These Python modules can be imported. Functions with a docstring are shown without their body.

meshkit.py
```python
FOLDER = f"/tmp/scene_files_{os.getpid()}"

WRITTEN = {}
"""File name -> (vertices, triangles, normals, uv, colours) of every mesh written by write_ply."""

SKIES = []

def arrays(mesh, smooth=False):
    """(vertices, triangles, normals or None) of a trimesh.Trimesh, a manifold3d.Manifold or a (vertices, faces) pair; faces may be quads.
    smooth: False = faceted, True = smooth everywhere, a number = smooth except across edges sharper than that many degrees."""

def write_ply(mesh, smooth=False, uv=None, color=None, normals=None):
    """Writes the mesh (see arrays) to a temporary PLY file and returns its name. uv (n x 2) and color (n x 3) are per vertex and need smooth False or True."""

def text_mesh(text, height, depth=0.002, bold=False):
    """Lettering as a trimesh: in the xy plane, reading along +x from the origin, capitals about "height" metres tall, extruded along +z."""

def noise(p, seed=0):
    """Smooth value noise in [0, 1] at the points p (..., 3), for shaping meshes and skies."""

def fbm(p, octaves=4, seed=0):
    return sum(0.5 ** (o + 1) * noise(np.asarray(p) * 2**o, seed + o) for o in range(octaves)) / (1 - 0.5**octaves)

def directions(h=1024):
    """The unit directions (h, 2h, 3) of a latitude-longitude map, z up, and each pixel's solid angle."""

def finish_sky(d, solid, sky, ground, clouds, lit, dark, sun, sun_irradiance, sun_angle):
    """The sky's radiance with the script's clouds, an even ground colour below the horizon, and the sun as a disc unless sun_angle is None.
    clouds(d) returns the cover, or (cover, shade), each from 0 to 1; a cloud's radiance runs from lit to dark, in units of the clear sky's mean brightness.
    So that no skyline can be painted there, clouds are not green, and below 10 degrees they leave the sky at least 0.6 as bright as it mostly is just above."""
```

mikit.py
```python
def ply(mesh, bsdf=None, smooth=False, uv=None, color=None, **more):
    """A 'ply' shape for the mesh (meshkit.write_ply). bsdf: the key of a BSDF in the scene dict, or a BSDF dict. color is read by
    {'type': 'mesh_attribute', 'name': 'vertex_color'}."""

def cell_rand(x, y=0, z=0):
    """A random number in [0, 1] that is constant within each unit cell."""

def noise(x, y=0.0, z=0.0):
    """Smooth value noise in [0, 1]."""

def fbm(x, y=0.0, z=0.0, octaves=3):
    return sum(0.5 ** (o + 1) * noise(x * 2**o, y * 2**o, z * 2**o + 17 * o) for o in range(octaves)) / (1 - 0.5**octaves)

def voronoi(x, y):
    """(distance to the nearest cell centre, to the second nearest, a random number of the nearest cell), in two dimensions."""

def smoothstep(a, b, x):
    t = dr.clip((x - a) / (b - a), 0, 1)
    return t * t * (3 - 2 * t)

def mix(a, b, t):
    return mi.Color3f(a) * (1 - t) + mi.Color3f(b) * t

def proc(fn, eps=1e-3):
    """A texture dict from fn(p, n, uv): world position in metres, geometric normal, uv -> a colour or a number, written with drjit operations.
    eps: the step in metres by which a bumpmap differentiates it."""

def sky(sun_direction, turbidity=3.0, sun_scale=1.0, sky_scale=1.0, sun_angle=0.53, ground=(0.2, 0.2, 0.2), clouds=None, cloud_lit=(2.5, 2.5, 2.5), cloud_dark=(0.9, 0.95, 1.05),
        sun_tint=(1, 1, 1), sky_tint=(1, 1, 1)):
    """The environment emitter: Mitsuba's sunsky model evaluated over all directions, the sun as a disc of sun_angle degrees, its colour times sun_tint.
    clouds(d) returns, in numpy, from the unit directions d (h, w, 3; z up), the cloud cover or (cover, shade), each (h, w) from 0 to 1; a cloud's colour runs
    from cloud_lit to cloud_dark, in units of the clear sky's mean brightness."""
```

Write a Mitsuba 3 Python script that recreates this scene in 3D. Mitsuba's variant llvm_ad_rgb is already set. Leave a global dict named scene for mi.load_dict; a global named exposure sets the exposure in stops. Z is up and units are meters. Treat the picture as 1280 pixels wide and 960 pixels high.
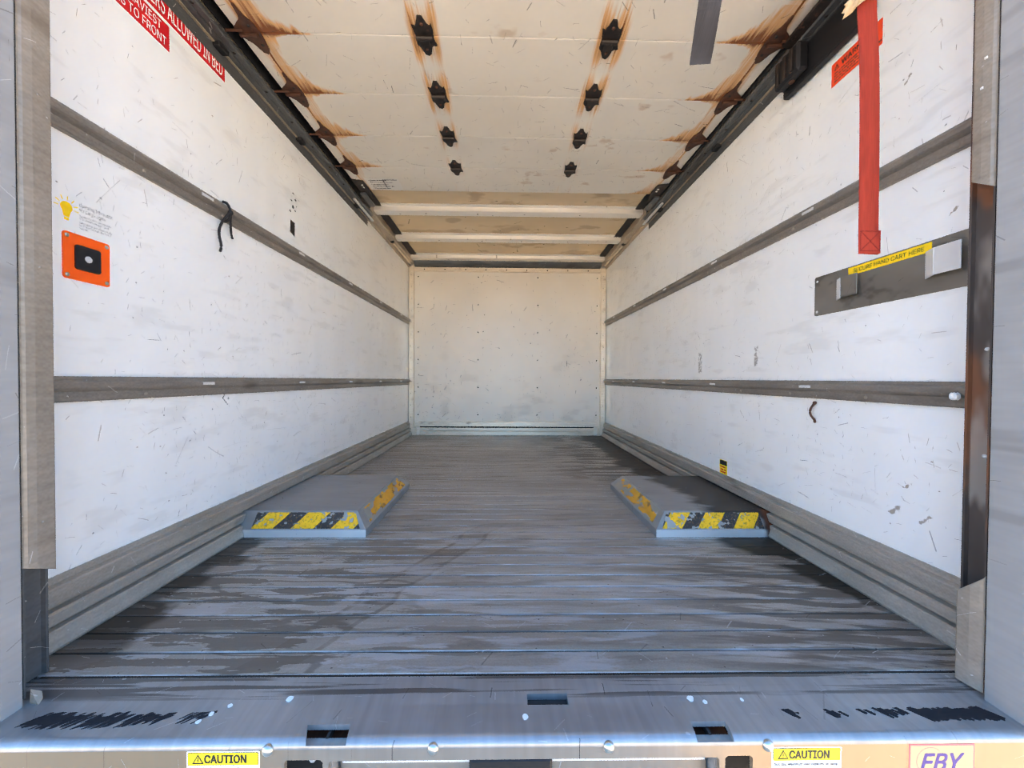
import math, random
import numpy as np, trimesh
import mitsuba as mi, drjit as dr
import mikit, meshkit
from mikit import proc, noise, fbm, smoothstep, mix, cell_rand
from shapely.geometry import Polygon, box as sbox, LineString, Point
from shapely.ops import unary_union
from shapely import affinity

T = mi.ScalarTransform4f
rng = random.Random(7)
scene, labels = {'type': 'scene'}, {}

# ------------------------------------------------------------------ camera, sky, exposure
exposure = 4.0
YAW, PITCH, ROLL, FPX = 0.0163, -0.0147, 0.0062, 472.0
cy_, sy_, cp_, sp_ = math.cos(YAW), math.sin(YAW), math.cos(PITCH), math.sin(PITCH)
fw = np.array([sy_ * cp_, cy_ * cp_, sp_]); rt = np.array([cy_, -sy_, 0.0]); up0 = np.cross(rt, fw)
up = -math.sin(ROLL) * rt + math.cos(ROLL) * up0
EYE = np.array([0, 0, 0.56])
scene['camera'] = {'type': 'perspective', 'fov': math.degrees(2 * math.atan(640 / FPX)), 'fov_axis': 'x', 'near_clip': 0.02, 'far_clip': 500.0,
                   'to_world': T().look_at(origin=EYE.tolist(), target=(EYE + fw).tolist(), up=up.tolist())}
scene['sky'] = mikit.sky((0.35, 0.62, 0.9), turbidity=3.0, sun_scale=1.0, sky_scale=1.15, ground=(0.40, 0.34, 0.27), sky_tint=(0.80, 0.985, 1.12))


def C(r, g, b):
    f = lambda c: c / 12.92 if c <= 0.04045 else ((c + 0.055) / 1.055) ** 2.4
    return [f(r / 255), f(g / 255), f(b / 255)]


# ------------------------------------------------------------------ materials
def scratch(u, v, cell, wid, dens, seed, aniso=1.0):
    """Short random line marks, one at most in each cell of a grid over (u, v); 1 on a mark."""
    x, y = u / cell, v / cell
    i, j = dr.floor(x), dr.floor(y)
    cx, cy = 0.35 + 0.3 * cell_rand(i, j, seed), 0.35 + 0.3 * cell_rand(i, j, seed + 1)
    a = 6.2832 * cell_rand(i, j, seed + 2)
    ln = 0.06 + 0.27 * dr.square(cell_rand(i, j, seed + 3))
    dx, dy = x - i - cx, y - j - cy
    c, s = dr.cos(a) * aniso, dr.sin(a)
    q = dr.rsqrt(c * c + s * s); c, s = c * q, s * q
    t = dr.clip(dx * c + dy * s, -ln, ln)
    bend = 0.12 * (t * t / ln - ln) * (cell_rand(i, j, seed + 5) - 0.5)
    d = dr.sqrt(dr.square(dx - t * c) + dr.square(dy - t * s + bend)) * cell
    w = wid * (0.4 + 0.9 * cell_rand(i, j, seed + 6))
    return dr.select(cell_rand(i, j, seed + 4) < dens, smoothstep(w, w * 0.45, d), 0.0) * (0.35 + 0.65 * cell_rand(i, j, seed + 7))


def speck(u, v, cell, rad, dens, seed):
    x, y = u / cell, v / cell
    i, j = dr.floor(x), dr.floor(y)
    d = dr.sqrt(dr.square(x - i - 0.3 - 0.4 * cell_rand(i, j, seed)) + dr.square((y - j - 0.3 - 0.4 * cell_rand(i, j, seed + 1)) * 1.2)) * cell
    r = rad * (0.4 + 0.8 * cell_rand(i, j, seed + 2))
    return dr.select(cell_rand(i, j, seed + 3) < dens, smoothstep(r, r * 0.6, d + 0.6 * r * (noise(u * 300, v * 300) - 0.5)), 0.0)


def wall_marks(u, v, k):
    busy = 0.35 + 1.1 * smoothstep(0.35, 0.65, fbm(u * 2.6, v * 3.4, k + 1.0, 3))
    m = scratch(u, v, 0.12, 0.0015, 0.42 * busy, 11 + k)
    m = dr.maximum(m, 0.8 * scratch(u + 0.37, v + 0.21, 0.05, 0.0010, 0.40 * busy, 31 + k))
    m = dr.maximum(m, 0.8 * scratch(u + 0.17, v + 0.11, 0.033, 0.0009, 0.34 * busy, 41 + k, 0.6))
    m = dr.maximum(m, 0.55 * scratch(u + 0.13, v + 0.71, 0.23, 0.0013, 0.35 * busy, 51 + k, 2.0))
    m = dr.maximum(m, 0.9 * speck(u, v, 0.085, 0.0030, 0.30 * busy, 71 + k))
    return m


def wall_fn(k, pick):
    def fn(p, n, uv):
        u, v = pick(p)
        base = mix(C(238, 239, 236), C(228, 228, 222), fbm(u * 2.2, v * 2.2, k, 3))
        base = base * (0.965 + 0.05 * fbm(u * 14, v * 3, k + 3.0, 3))
        m = wall_marks(u, v, k)
        tone = noise(u * 9, v * 9, 5)
        dark = mix(C(52, 50, 48), C(122, 96, 64), smoothstep(0.5, 0.8, tone))
        scuff = smoothstep(0.60, 0.80, fbm(u * 9, v * 30, k + 9.0, 4)) * 0.16
        base = mix(base, C(168, 164, 156), scuff)
        return mix(base, dark, dr.clip(m * 0.75, 0, 1))
    return fn


def principled(name, color, rough=0.5, metal=0.0, spec=0.5, bump=None, **more):
    d = {'type': 'principled', 'base_color': color if isinstance(color, dict) else {'type': 'rgb', 'value': list(map(float, color))},
         'roughness': rough, 'metallic': metal, 'specular': spec, **more}
    if bump is not None:
        d = {'type': 'bumpmap', 'arbitrary': bump[0], 'scale': bump[1], 'bsdf': d}
    scene[name] = {'type': 'twosided', 'bsdf': d}
    return name


def wall_right_fn(p, n, uv):
    c = RIGHT_BASE(p, n, uv)
    for yy, zz, h, w in ((1.893, 0.645, 0.055, 0.022), (1.466, 0.655, 0.045, 0.014)):
        a = smoothstep(w, w * 0.5, dr.abs(p.y - yy)) * smoothstep(h, h * 0.8, dr.abs(p.z - zz))
        c = mix(c, C(128, 122, 110), a * smoothstep(0.42, 0.58, fbm(p.y * 120, p.z * 200, 3, 3)) * 0.8)
    for yy, zz, r in ((0.918, 1.30, 0.011), (0.905, 0.30, 0.010), (0.93, 0.235, 0.014), (0.86, 0.235, 0.012), (0.815, 0.935, 0.010)):
        q = (p.y - yy) + 0.8 * (p.z - zz)
        d = dr.sqrt(dr.square(q * 1.5) + dr.square((p.z - zz) * 0.8)) + 0.020 * (fbm(p.y * 110, p.z * 110, 2, 3) - 0.5)
        c = mix(c, C(120, 104, 82), smoothstep(r * 0.75, r * 0.35, d) * 0.75)
    return c


RIGHT_BASE = wall_fn(2.0, lambda p: (p.y + 0.053, p.z))
principled('mat_wall_left', proc(wall_fn(1.0, lambda p: (p.y, p.z))), 0.28, 0, 0.5)
principled('mat_wall_right', proc(wall_right_fn), 0.28, 0, 0.5)


def wall_back_fn(p, n, uv):
    u, v = p.x, p.z
    base = mix(C(236, 228, 212), C(222, 213, 196), fbm(u * 3, v * 3, 4, 3))
    busy = 0.3 + 1.1 * smoothstep(0.4, 0.62, fbm(u * 3.1, v * 2.7, 6, 3)) * smoothstep(1.6, 0.6, v)
    m = dr.maximum(scratch(u, v, 0.13, 0.0034, 0.4 * busy, 113), speck(u, v, 0.16, 0.008, 0.4 * busy, 131))
    m = dr.maximum(m, 0.8 * scratch(u + 0.4, v + 0.3, 0.07, 0.0026, 0.45 * busy, 151))
    m = dr.maximum(m, 0.7 * speck(u + 0.3, v + 0.2, 0.045, 0.004, 0.3 * busy, 171))
    grime = smoothstep(0.6, 0.85, fbm(u * 5, v * 9, 2, 4)) * 0.22 * smoothstep(1.3, 0.2, v)
    base = mix(base, C(150, 138, 118), grime)
    return mix(base, C(74, 66, 58), m * 0.75)


principled('mat_wall_back', proc(wall_back_fn), 0.34, 0, 0.5)

SEAM0, PITCH_D, ZD = 1.247, 0.2556, 1.670
HX = (-0.271, 0.333)


def door_fn(p, n, uv):
    x, y = p.x, p.y
    base = mix(C(222, 217, 205), C(206, 200, 186), fbm(x * 2.5, y * 2.5, 6, 3))
    w = (y - SEAM0) / PITCH_D
    f = w - dr.floor(w + 0.5)                        # -0.5..0.5 about the nearest seam
    fade = smoothstep(2.25, 0.9, y)
    streak = fbm(x * 190, y * 7, 3, 3)
    rust = mi.Float(0)
    for hx in HX:
        dx = x - hx + 0.012 * (noise(y * 9, hx * 7) - 0.5)
        edge = 0.62 * dr.exp(-dr.square((dr.abs(dx) - 0.032) / 0.018)) * (0.25 + 1.1 * streak) + 0.42 * dr.exp(-dr.square(dx / 0.042)) * (0.2 + streak)
        near = smoothstep(0.55, 0.18, dr.abs(f))
        rust = dr.maximum(rust, edge * (0.35 + 0.65 * near) * (0.25 + 0.75 * fade))
    side = dr.minimum(x + 0.868, 0.916 - x)          # distance from the nearer door edge
    g = dr.select(f < 0.02, dr.exp(f / 0.20), dr.exp(-f / 0.045))      # strongest at a seam, trailing off on its near side
    reach = 0.030 + 0.085 * g
    fan = smoothstep(reach * 1.8, reach * 0.7, dr.abs(side - 0.055) + 0.06 * (fbm(x * 60, y * 14, 7, 3) - 0.5)) * smoothstep(0.01, 0.05, side)
    rust = dr.maximum(rust, fan * (0.50 + 1.0 * streak) * (0.45 + 0.75 * g) * (0.5 + 0.5 * fade))
    rail = smoothstep(0.006, 0.002, dr.abs(side - 0.050 - 0.012 * (noise(y * 11, 3) - 0.5)))
    rust = dr.maximum(rust, rail * (0.5 + 0.5 * fade))
    rust = dr.clip(rust, 0, 1)
    c = mix(base, C(206, 154, 88), smoothstep(0.10, 0.50, rust) * 0.88)
    c = mix(c, C(124, 68, 28), smoothstep(0.46, 0.90, rust))
    m = dr.maximum(scratch(x, y, 0.10, 0.0016, 0.6, 211), 0.9 * scratch(x + 0.37, y + 0.21, 0.055, 0.0012, 0.5, 231))
    m = dr.maximum(m, scratch(x + 0.11, y + 0.45, 0.23, 0.002, 0.6, 251, 0.5))
    blot = smoothstep(0.72, 0.84, fbm(x * 9, y * 13, 8, 4)) * 0.55
    c = mix(c, C(156, 120, 72), blot * 0.7)
    return mix(c, C(70, 58, 44), m * 0.8)


principled('mat_door', proc(door_fn), 0.42, 0, 0.5)


def roof_fn(p, n, uv):
    x, y = p.x, p.y
    c = mix(C(226, 204, 168), C(206, 182, 142), fbm(x * 3, y * 5, 2, 4))
    b = smoothstep(0.60, 0.74, fbm(x * 5, y * 9, 7, 4))
    c = mix(c, C(170, 142, 108), b * 0.5)
    return mix(c, C(80, 60, 40), 0.7 * dr.maximum(scratch(x, y, 0.16, 0.004, 0.4, 301), speck(x, y, 0.2, 0.008, 0.4, 311)))


principled('mat_roof', proc(roof_fn), 0.6)


def bow_fn(p, n, uv):
    x, y = p.x, p.y
    c = mix(C(244, 240, 232), C(226, 220, 208), fbm(x * 4, y * 20, 1, 3))
    return mix(c, C(112, 98, 82), 0.7 * speck(x, y * 0.6, 0.07, 0.006, 0.22, 331))


principled('mat_bow', proc(bow_fn), 0.3, 0.4)


def alu_fn(k, a, b, stain):
    """Weathered aluminium: cloudy oxide, dark smears, fine pale scratches."""
    def fn(p, n, uv):
        c = mix(a, b, fbm(p.x * 6 + k, p.y * 6, p.z * 6, 4))
        c = c * (0.84 + 0.32 * fbm(p.x * 9, p.y * 9 + k, p.z * 110, 4)) * (0.90 + 0.20 * noise(p.x * 260, p.y * 260, p.z * 260))
        c = mix(c, stain, smoothstep(0.58, 0.8, fbm(p.x * 11, p.y * 5 + k, p.z * 17, 4)) * 0.55)
        u, v = p.x + p.y, p.z + 0.31 * p.y
        return mix(c, C(225, 222, 214), 0.55 * dr.maximum(scratch(u, v, 0.06, 0.0012, 0.3, 401 + k), speck(u, v, 0.05, 0.002, 0.22, 421 + k)))
    return fn


principled('mat_rail', proc(alu_fn(1, C(150, 144, 135), C(118, 110, 100), C(88, 76, 62))), 0.45, 0.45)
principled('mat_kick', proc(alu_fn(2, C(184, 176, 163), C(142, 133, 119), C(92, 82, 70))), 0.45, 0.35)
def jamb_fn(p, n, uv):
    c = mix(C(172, 172, 170), C(152, 151, 148), fbm(p.x * 9, p.y * 9, p.z * 7, 4)) * (0.93 + 0.14 * fbm(p.x * 40, p.y * 12, p.z * 130, 3))
    arc = fbm(p.x * 3, p.y * 3, p.z * 22 + 10 * (p.y - 0.6) * (p.y - 0.6) + 1.5 * noise(p.z * 5), 3)
    c = mix(c, C(104, 100, 96), smoothstep(0.60, 0.75, arc) * 0.28)
    q = p.y + p.x
    c = mix(c, C(84, 80, 76), 0.6 * scratch(q, p.z, 0.07, 0.0011, 0.5, 901, 3.0))
    return mix(c, C(214, 214, 210), 0.5 * scratch(q + 0.4, p.z, 0.09, 0.0012, 0.35, 921))


principled('mat_jamb', proc(jamb_fn), 0.5, 0.3)
principled('mat_guard', proc(alu_fn(4, C(168, 158, 144), C(140, 130, 116), C(112, 98, 80))), 0.42, 0.45)
principled('mat_track', proc(alu_fn(5, C(118, 120, 120), C(90, 92, 92), C(60, 54, 48))), 0.4, 0.55)
principled('mat_roof_rail', proc(alu_fn(6, C(190, 176, 156), C(160, 145, 124), C(112, 94, 72))), 0.4, 0.4)
principled('mat_post', proc(alu_fn(7, C(242, 230, 210), C(226, 212, 188), C(150, 124, 94))), 0.32, 0.4)


def dark_track_fn(p, n, uv):
    c = mix(C(96, 88, 82), C(62, 56, 52), fbm(p.x * 20, p.y * 20, p.z * 5, 4))
    c = mix(c, C(128, 84, 56), smoothstep(0.48, 0.62, fbm(p.x * 9, p.y * 9, p.z * 4.2 + 3, 4)) * 0.8)
    return mix(c, C(170, 164, 154), smoothstep(0.50, 0.62, fbm(p.x * 16, p.y * 16, p.z * 5 + 8, 4)) * 0.6 * smoothstep(0.893, 0.897, p.x))


principled('mat_dark_track', proc(dark_track_fn), 0.5, 0.3)


def rust_fn(p, n, uv):
    c = mix(C(52, 34, 26), C(92, 56, 36), fbm(p.x * 60, p.y * 60, p.z * 60, 3))
    return mix(c, C(96, 58, 34), smoothstep(0.62, 0.8, fbm(p.x * 120, p.y * 120, p.z * 40, 3)) * 0.6)


principled('mat_rust', proc(rust_fn), 0.6, 0.1)


def black_rust_fn(p, n, uv):
    c = mix(C(28, 26, 25), C(50, 40, 34), fbm(p.x * 60, p.y * 60, p.z * 60, 3))
    return mix(c, C(92, 62, 46), smoothstep(0.66, 0.8, fbm(p.x * 90, p.y * 90, p.z * 40, 3)) * 0.5)


principled('mat_black_rust', proc(black_rust_fn), 0.5, 0.2)


def floor_fn(p, n, uv):
    x, y = p.x, p.y
    row = dr.floor((y - 0.7075) / 0.06)
    pr, pr2 = cell_rand(row, 5, 3), cell_rand(row, 9, 4)
    c = mix(C(170, 165, 156), C(142, 136, 126), fbm(x * 3, y * 5, 1, 4))
    c = c * (0.88 + 0.22 * pr) * (0.86 + 0.28 * fbm(x * 10 + 31 * pr, y * 170, 4, 3)) * (0.92 + 0.16 * noise(x * 420, y * 620))
    # dried mud left by water running along the planks, thickest at the near left
    left = smoothstep(0.20, -0.50, x) * smoothstep(1.75, 0.95, y)
    run = fbm(x * 5.5 + 3.0 * pr, y * 44 + 0.4 * noise(x * 9, 3), 2, 4) + 0.05 * (noise(x * 160, y * 300) - 0.5)
    thin = smoothstep(0.045, 0.015, dr.abs(fbm(x * 3.2 + 9, y * 15, 5, 3) - 0.52))
    soft = 0.09 * (1 - left)
    mud = dr.maximum(smoothstep(0.59 - 0.10 * left - soft, 0.63 - 0.10 * left + soft, run), 0.9 * thin * left)
    # drag marks crossing the planks slantwise
    wob = 0.03 * noise(y * 14, 3)
    l1 = dr.abs(x + 0.285 - 0.57 * (y - 1.0) + wob)
    track = dr.maximum(0.45 * smoothstep(0.050, 0.040, l1), smoothstep(0.012, 0.004, dr.abs(l1 - 0.042)))
    track = track * smoothstep(0.71, 0.76, y) * smoothstep(1.55, 1.2, y) * (0.55 + 0.6 * noise(x * 30, y * 30))
    c = mix(c, C(98, 89, 78), dr.clip(mud * (0.40 + 0.50 * left) + 0.75 * track, 0, 1) * 0.85)
    # brighter oxide patches with crisp rims
    ox = smoothstep(0.55 - 0.4 * soft, 0.60 + soft, fbm(x * 7 + 7, y * 50, 9, 4) + 0.06 * (noise(x * 190, y * 360) - 0.5)) * smoothstep(1.9, 1.0, y)
    c = mix(c, C(184, 186, 188), ox * (1 - mud * 0.85) * 0.45)
    # crushed dirt beside the joints
    j = dr.abs((y - 0.7075) / 0.06 - row - 0.5)
    c = mix(c, C(70, 62, 54), smoothstep(0.42, 0.475, j + 0.05 * (fbm(x * 14, row, 2, 3) - 0.5)) * (0.25 + 0.45 * pr2))
    rim = smoothstep(0.030, 0.015, dr.abs((y - 0.7075) / 0.06 - row - 0.055)) * smoothstep(0.35, 0.6, fbm(x * 5, row * 3.7, 6, 3))
    c = mix(c, C(206, 206, 204), rim * 0.6 * (0.4 + 0.6 * noise(x * 60, row)))
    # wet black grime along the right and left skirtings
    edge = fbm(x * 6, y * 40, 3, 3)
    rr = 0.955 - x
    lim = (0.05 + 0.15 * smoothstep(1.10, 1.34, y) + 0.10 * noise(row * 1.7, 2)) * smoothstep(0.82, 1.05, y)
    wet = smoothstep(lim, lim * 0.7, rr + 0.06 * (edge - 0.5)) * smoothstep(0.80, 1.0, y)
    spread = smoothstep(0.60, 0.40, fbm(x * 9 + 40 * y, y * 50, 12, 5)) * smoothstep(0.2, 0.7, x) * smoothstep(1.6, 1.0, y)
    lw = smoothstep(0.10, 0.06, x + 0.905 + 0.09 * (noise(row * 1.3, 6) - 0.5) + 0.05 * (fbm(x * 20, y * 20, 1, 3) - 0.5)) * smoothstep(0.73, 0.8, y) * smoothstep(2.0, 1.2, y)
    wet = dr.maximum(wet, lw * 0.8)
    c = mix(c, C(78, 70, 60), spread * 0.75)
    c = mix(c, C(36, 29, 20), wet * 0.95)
    far = smoothstep(0.56, 0.44, fbm(x * 7, y * 40 + 7 * pr, 15, 3)) * smoothstep(0.0, 0.6, x) * smoothstep(1.7, 2.4, y)
    c = mix(c, C(64, 56, 48), far * 0.75)
    m = dr.maximum(scratch(x, y, 0.08, 0.0012, 0.5, 501, 2.0), speck(x, y, 0.06, 0.0022, 0.35, 521))
    d = dr.maximum(scratch(x + 0.2, y + 0.5, 0.11, 0.0014, 0.5, 541, 2.0), speck(x + 0.4, y, 0.05, 0.0026, 0.3, 561))
    c = mix(c, C(206, 206, 204), m * 0.5)
    return mix(c, C(50, 44, 38), d * 0.6)


def floor_rough(p, n, uv):
    return 0.34 + 0.22 * fbm(p.x * 4.5 + 7, p.y * 22, 9, 3)


principled('mat_floor', proc(floor_fn), proc(floor_rough), 0.4)


def sill_fn(p, n, uv):
    x, y = p.x, p.y
    c = mix(C(164, 166, 166), C(138, 140, 140), fbm(x * 5, y * 16, 1, 4))
    c = c * (0.86 + 0.28 * fbm(x * 90, y * 11 + x * 50, 2, 4))
    c = mix(c, C(160, 136, 104), smoothstep(-0.0165, -0.0185, p.z) * (0.9 - 0.45 * smoothstep(0.45, 0.25, dr.abs(x))))  # tan tint paints warm ground light reflected on the front face
    c = mix(c, C(78, 75, 72), smoothstep(0.50, 0.66, fbm(x * 4, y * 110, 5, 4)) * smoothstep(0.650, 0.668, y) * 0.8)
    s = dr.maximum(scratch(x, y, 0.05, 0.0011, 0.4, 601, 0.3), scratch(x + 0.2, y + 0.1, 0.10, 0.0012, 0.6, 621, 0.3))
    wear = smoothstep(-0.45, 0.0, x) * smoothstep(0.45, 0.1, x)
    c = mix(c, C(52, 52, 52), s * (0.35 + 0.5 * wear))
    z = p.z
    s2 = dr.maximum(scratch(x, z + y, 0.04, 0.0009, 0.22, 641), scratch(x + 0.3, z + y + 0.2, 0.07, 0.001, 0.25, 661))
    s2 = dr.maximum(s2, speck(x, y + z, 0.11, 0.005, 0.3, 681))
    return mix(c, C(206, 210, 212), s2 * 0.45)


principled('mat_sill', proc(sill_fn), 0.28, 0.55)


def well_fn(p, n, uv):
    x, y = p.x, p.y
    c = mix(C(150, 150, 148), C(128, 127, 124), fbm(x * 5, y * 12, p.z * 8, 4))
    c = c * (0.93 + 0.14 * fbm(x * 16, y * 60, 2, 3))
    c = mix(c, C(206, 204, 200), smoothstep(0.029, 0.025, p.z) * smoothstep(1.3235, 1.3225, y))
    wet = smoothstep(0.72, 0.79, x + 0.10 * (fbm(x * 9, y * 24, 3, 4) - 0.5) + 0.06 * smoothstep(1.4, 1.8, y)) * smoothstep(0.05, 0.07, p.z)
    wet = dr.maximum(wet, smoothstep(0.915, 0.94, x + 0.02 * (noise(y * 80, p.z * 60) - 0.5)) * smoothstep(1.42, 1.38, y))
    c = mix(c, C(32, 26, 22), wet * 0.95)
    c = mix(c, C(120, 66, 36), smoothstep(0.925, 0.955, x) * smoothstep(1.4, 1.37, y) * 0.7)
    m = dr.maximum(scratch(x, y, 0.07, 0.002, 0.5, 701), speck(x, y + p.z, 0.05, 0.002, 0.4, 721))
    return mix(c, C(92, 88, 82), m * 0.6)


principled('mat_well', proc(well_fn), 0.42, 0.35)


def hazard_fn(x0, per, ph, flip, wornside):
    """Yellow tape with slanting black bands, chipped; the wear eats in from one end."""
    def fn(p, n, uv):
        x, s = p.x, p.z
        q = (x - x0 - 1.0 * (s - 0.03) * flip) / per + ph
        band = q - dr.floor(q)
        yel = mix(C(252, 198, 22), C(232, 172, 18), fbm(x * 40, s * 60, 1, 3))
        blk = mix(C(34, 32, 32), C(54, 54, 56), fbm(x * 50, s * 60, 2, 3))
        c = mix(yel, blk, smoothstep(0.555, 0.565, band + 0.01 * (noise(x * 200, s * 200) - 0.5)))
        chip = fbm(x * 260, s * 320, 5, 3)
        c = mix(c, C(128, 92, 40), smoothstep(0.60, 0.7, chip) * 0.6)
        end = smoothstep(0.10, 0.0, dr.abs(x - wornside))
        gone = smoothstep(0.55, 0.58, fbm(x * 70, s * 90, 8, 3) + 0.17 * end - 0.10)
        return mix(c, C(150, 148, 142), gone)
    return fn


principled('mat_hazard_left', proc(hazard_fn(-0.90, 0.140, 0.93, 1, -0.52)), 0.5)
principled('mat_hazard_right', proc(hazard_fn(0.56, 0.128, 0.02, 1, 0.56)), 0.5)


def worn_yellow_fn(p, n, uv):
    c = mix(C(222, 160, 34), C(186, 126, 28), fbm(p.x * 30, p.y * 30, p.z * 30, 3))
    c = mix(c, C(108, 76, 44), smoothstep(0.55, 0.66, fbm(p.x * 60, p.y * 40, p.z * 60, 4)) * 0.75)
    gone = smoothstep(0.52, 0.58, fbm(p.x * 26 + 5, p.y * 18, p.z * 40, 4))
    return mix(c, C(146, 138, 124), gone)


principled('mat_worn_yellow', proc(worn_yellow_fn), 0.5)
for nm, col, r in (('mat_red_sticker', C(196, 26, 34), 0.35), ('mat_white', C(236, 236, 232), 0.4), ('mat_label', C(214, 211, 202), 0.4), ('mat_black', C(24, 24, 26), 0.5), ('mat_orange', C(247, 92, 14), 0.4),
                   ('mat_black_plate', C(18, 20, 26), 0.45), ('mat_yellow', C(246, 208, 26), 0.4), ('mat_warning', C(236, 72, 34), 0.4), ('mat_ink', C(48, 44, 40), 0.6),
                   ('mat_bulb', C(250, 206, 20), 0.4), ('mat_logo', C(56, 36, 126), 0.4), ('mat_pink', C(226, 110, 110), 0.4), ('mat_grip', C(22, 23, 28), 0.85),
                   ('mat_cord', C(26, 25, 26), 0.7), ('mat_gap', C(40, 38, 36), 0.7), ('mat_tan_paper', C(204, 172, 126), 0.7), ('mat_thread', C(120, 30, 24), 0.8),
                   ('mat_body', C(226, 222, 214), 0.5), ('mat_gray_button', C(190, 190, 190), 0.4)):
    principled(nm, col, r)
principled('mat_steel', C(206, 202, 194), 0.22, 0.9)


def redstrap_fn(p, n, uv):
    c = mix(C(182, 66, 46), C(160, 54, 40), fbm(p.x * 60, p.z * 6, 1, 3))
    c = c * (0.86 + 0.2 * noise(p.x * 900, p.z * 40))
    return mix(c, C(120, 40, 34), smoothstep(0.6, 0.8, fbm(p.x * 30, p.z * 9, 4, 3)) * 0.5)


principled('mat_red_strap', proc(redstrap_fn), 0.7, 0, 0.3)


def blackstrap_fn(p, n, uv):
    c = mix(C(56, 55, 60), C(40, 39, 42), fbm(p.x * 40, p.z * 12, 1, 3))
    return c * (0.8 + 0.3 * noise(p.x * 900, p.z * 60))


principled('mat_black_strap', proc(blackstrap_fn), 0.6, 0, 0.4)


def plate_fn(p, n, uv):
    c = mix(C(138, 134, 126), C(112, 107, 98), fbm(p.y * 8, p.z * 14, 1, 4))
    c = mix(c, C(84, 78, 70), smoothstep(0.6, 0.75, fbm(p.y * 14, p.z * 22, 5, 4)) * 0.6)
    return mix(c, C(60, 56, 50), 0.6 * scratch(p.y, p.z, 0.06, 0.0014, 0.5, 801))


principled('mat_cart_plate', proc(plate_fn), 0.42, 0.45)
principled('mat_tab', C(222, 222, 220), 0.35, 0.35)


def ground_fn(p, n, uv):
    return mix(C(204, 188, 166), C(180, 165, 144), fbm(p.x * 1.2, p.y * 1.2, 0, 4))


principled('mat_ground', proc(ground_fn), 0.8)


# ------------------------------------------------------------------ helpers
def numbered(key):
    taken = lambda k: k in scene or k in labels or any(q.startswith(k + '__') for q in scene)
    if not taken(key):
        return key
    i = 1
    while taken(f'{key}_{i:03d}'):
        i += 1
    return f'{key}_{i:03d}'


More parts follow.
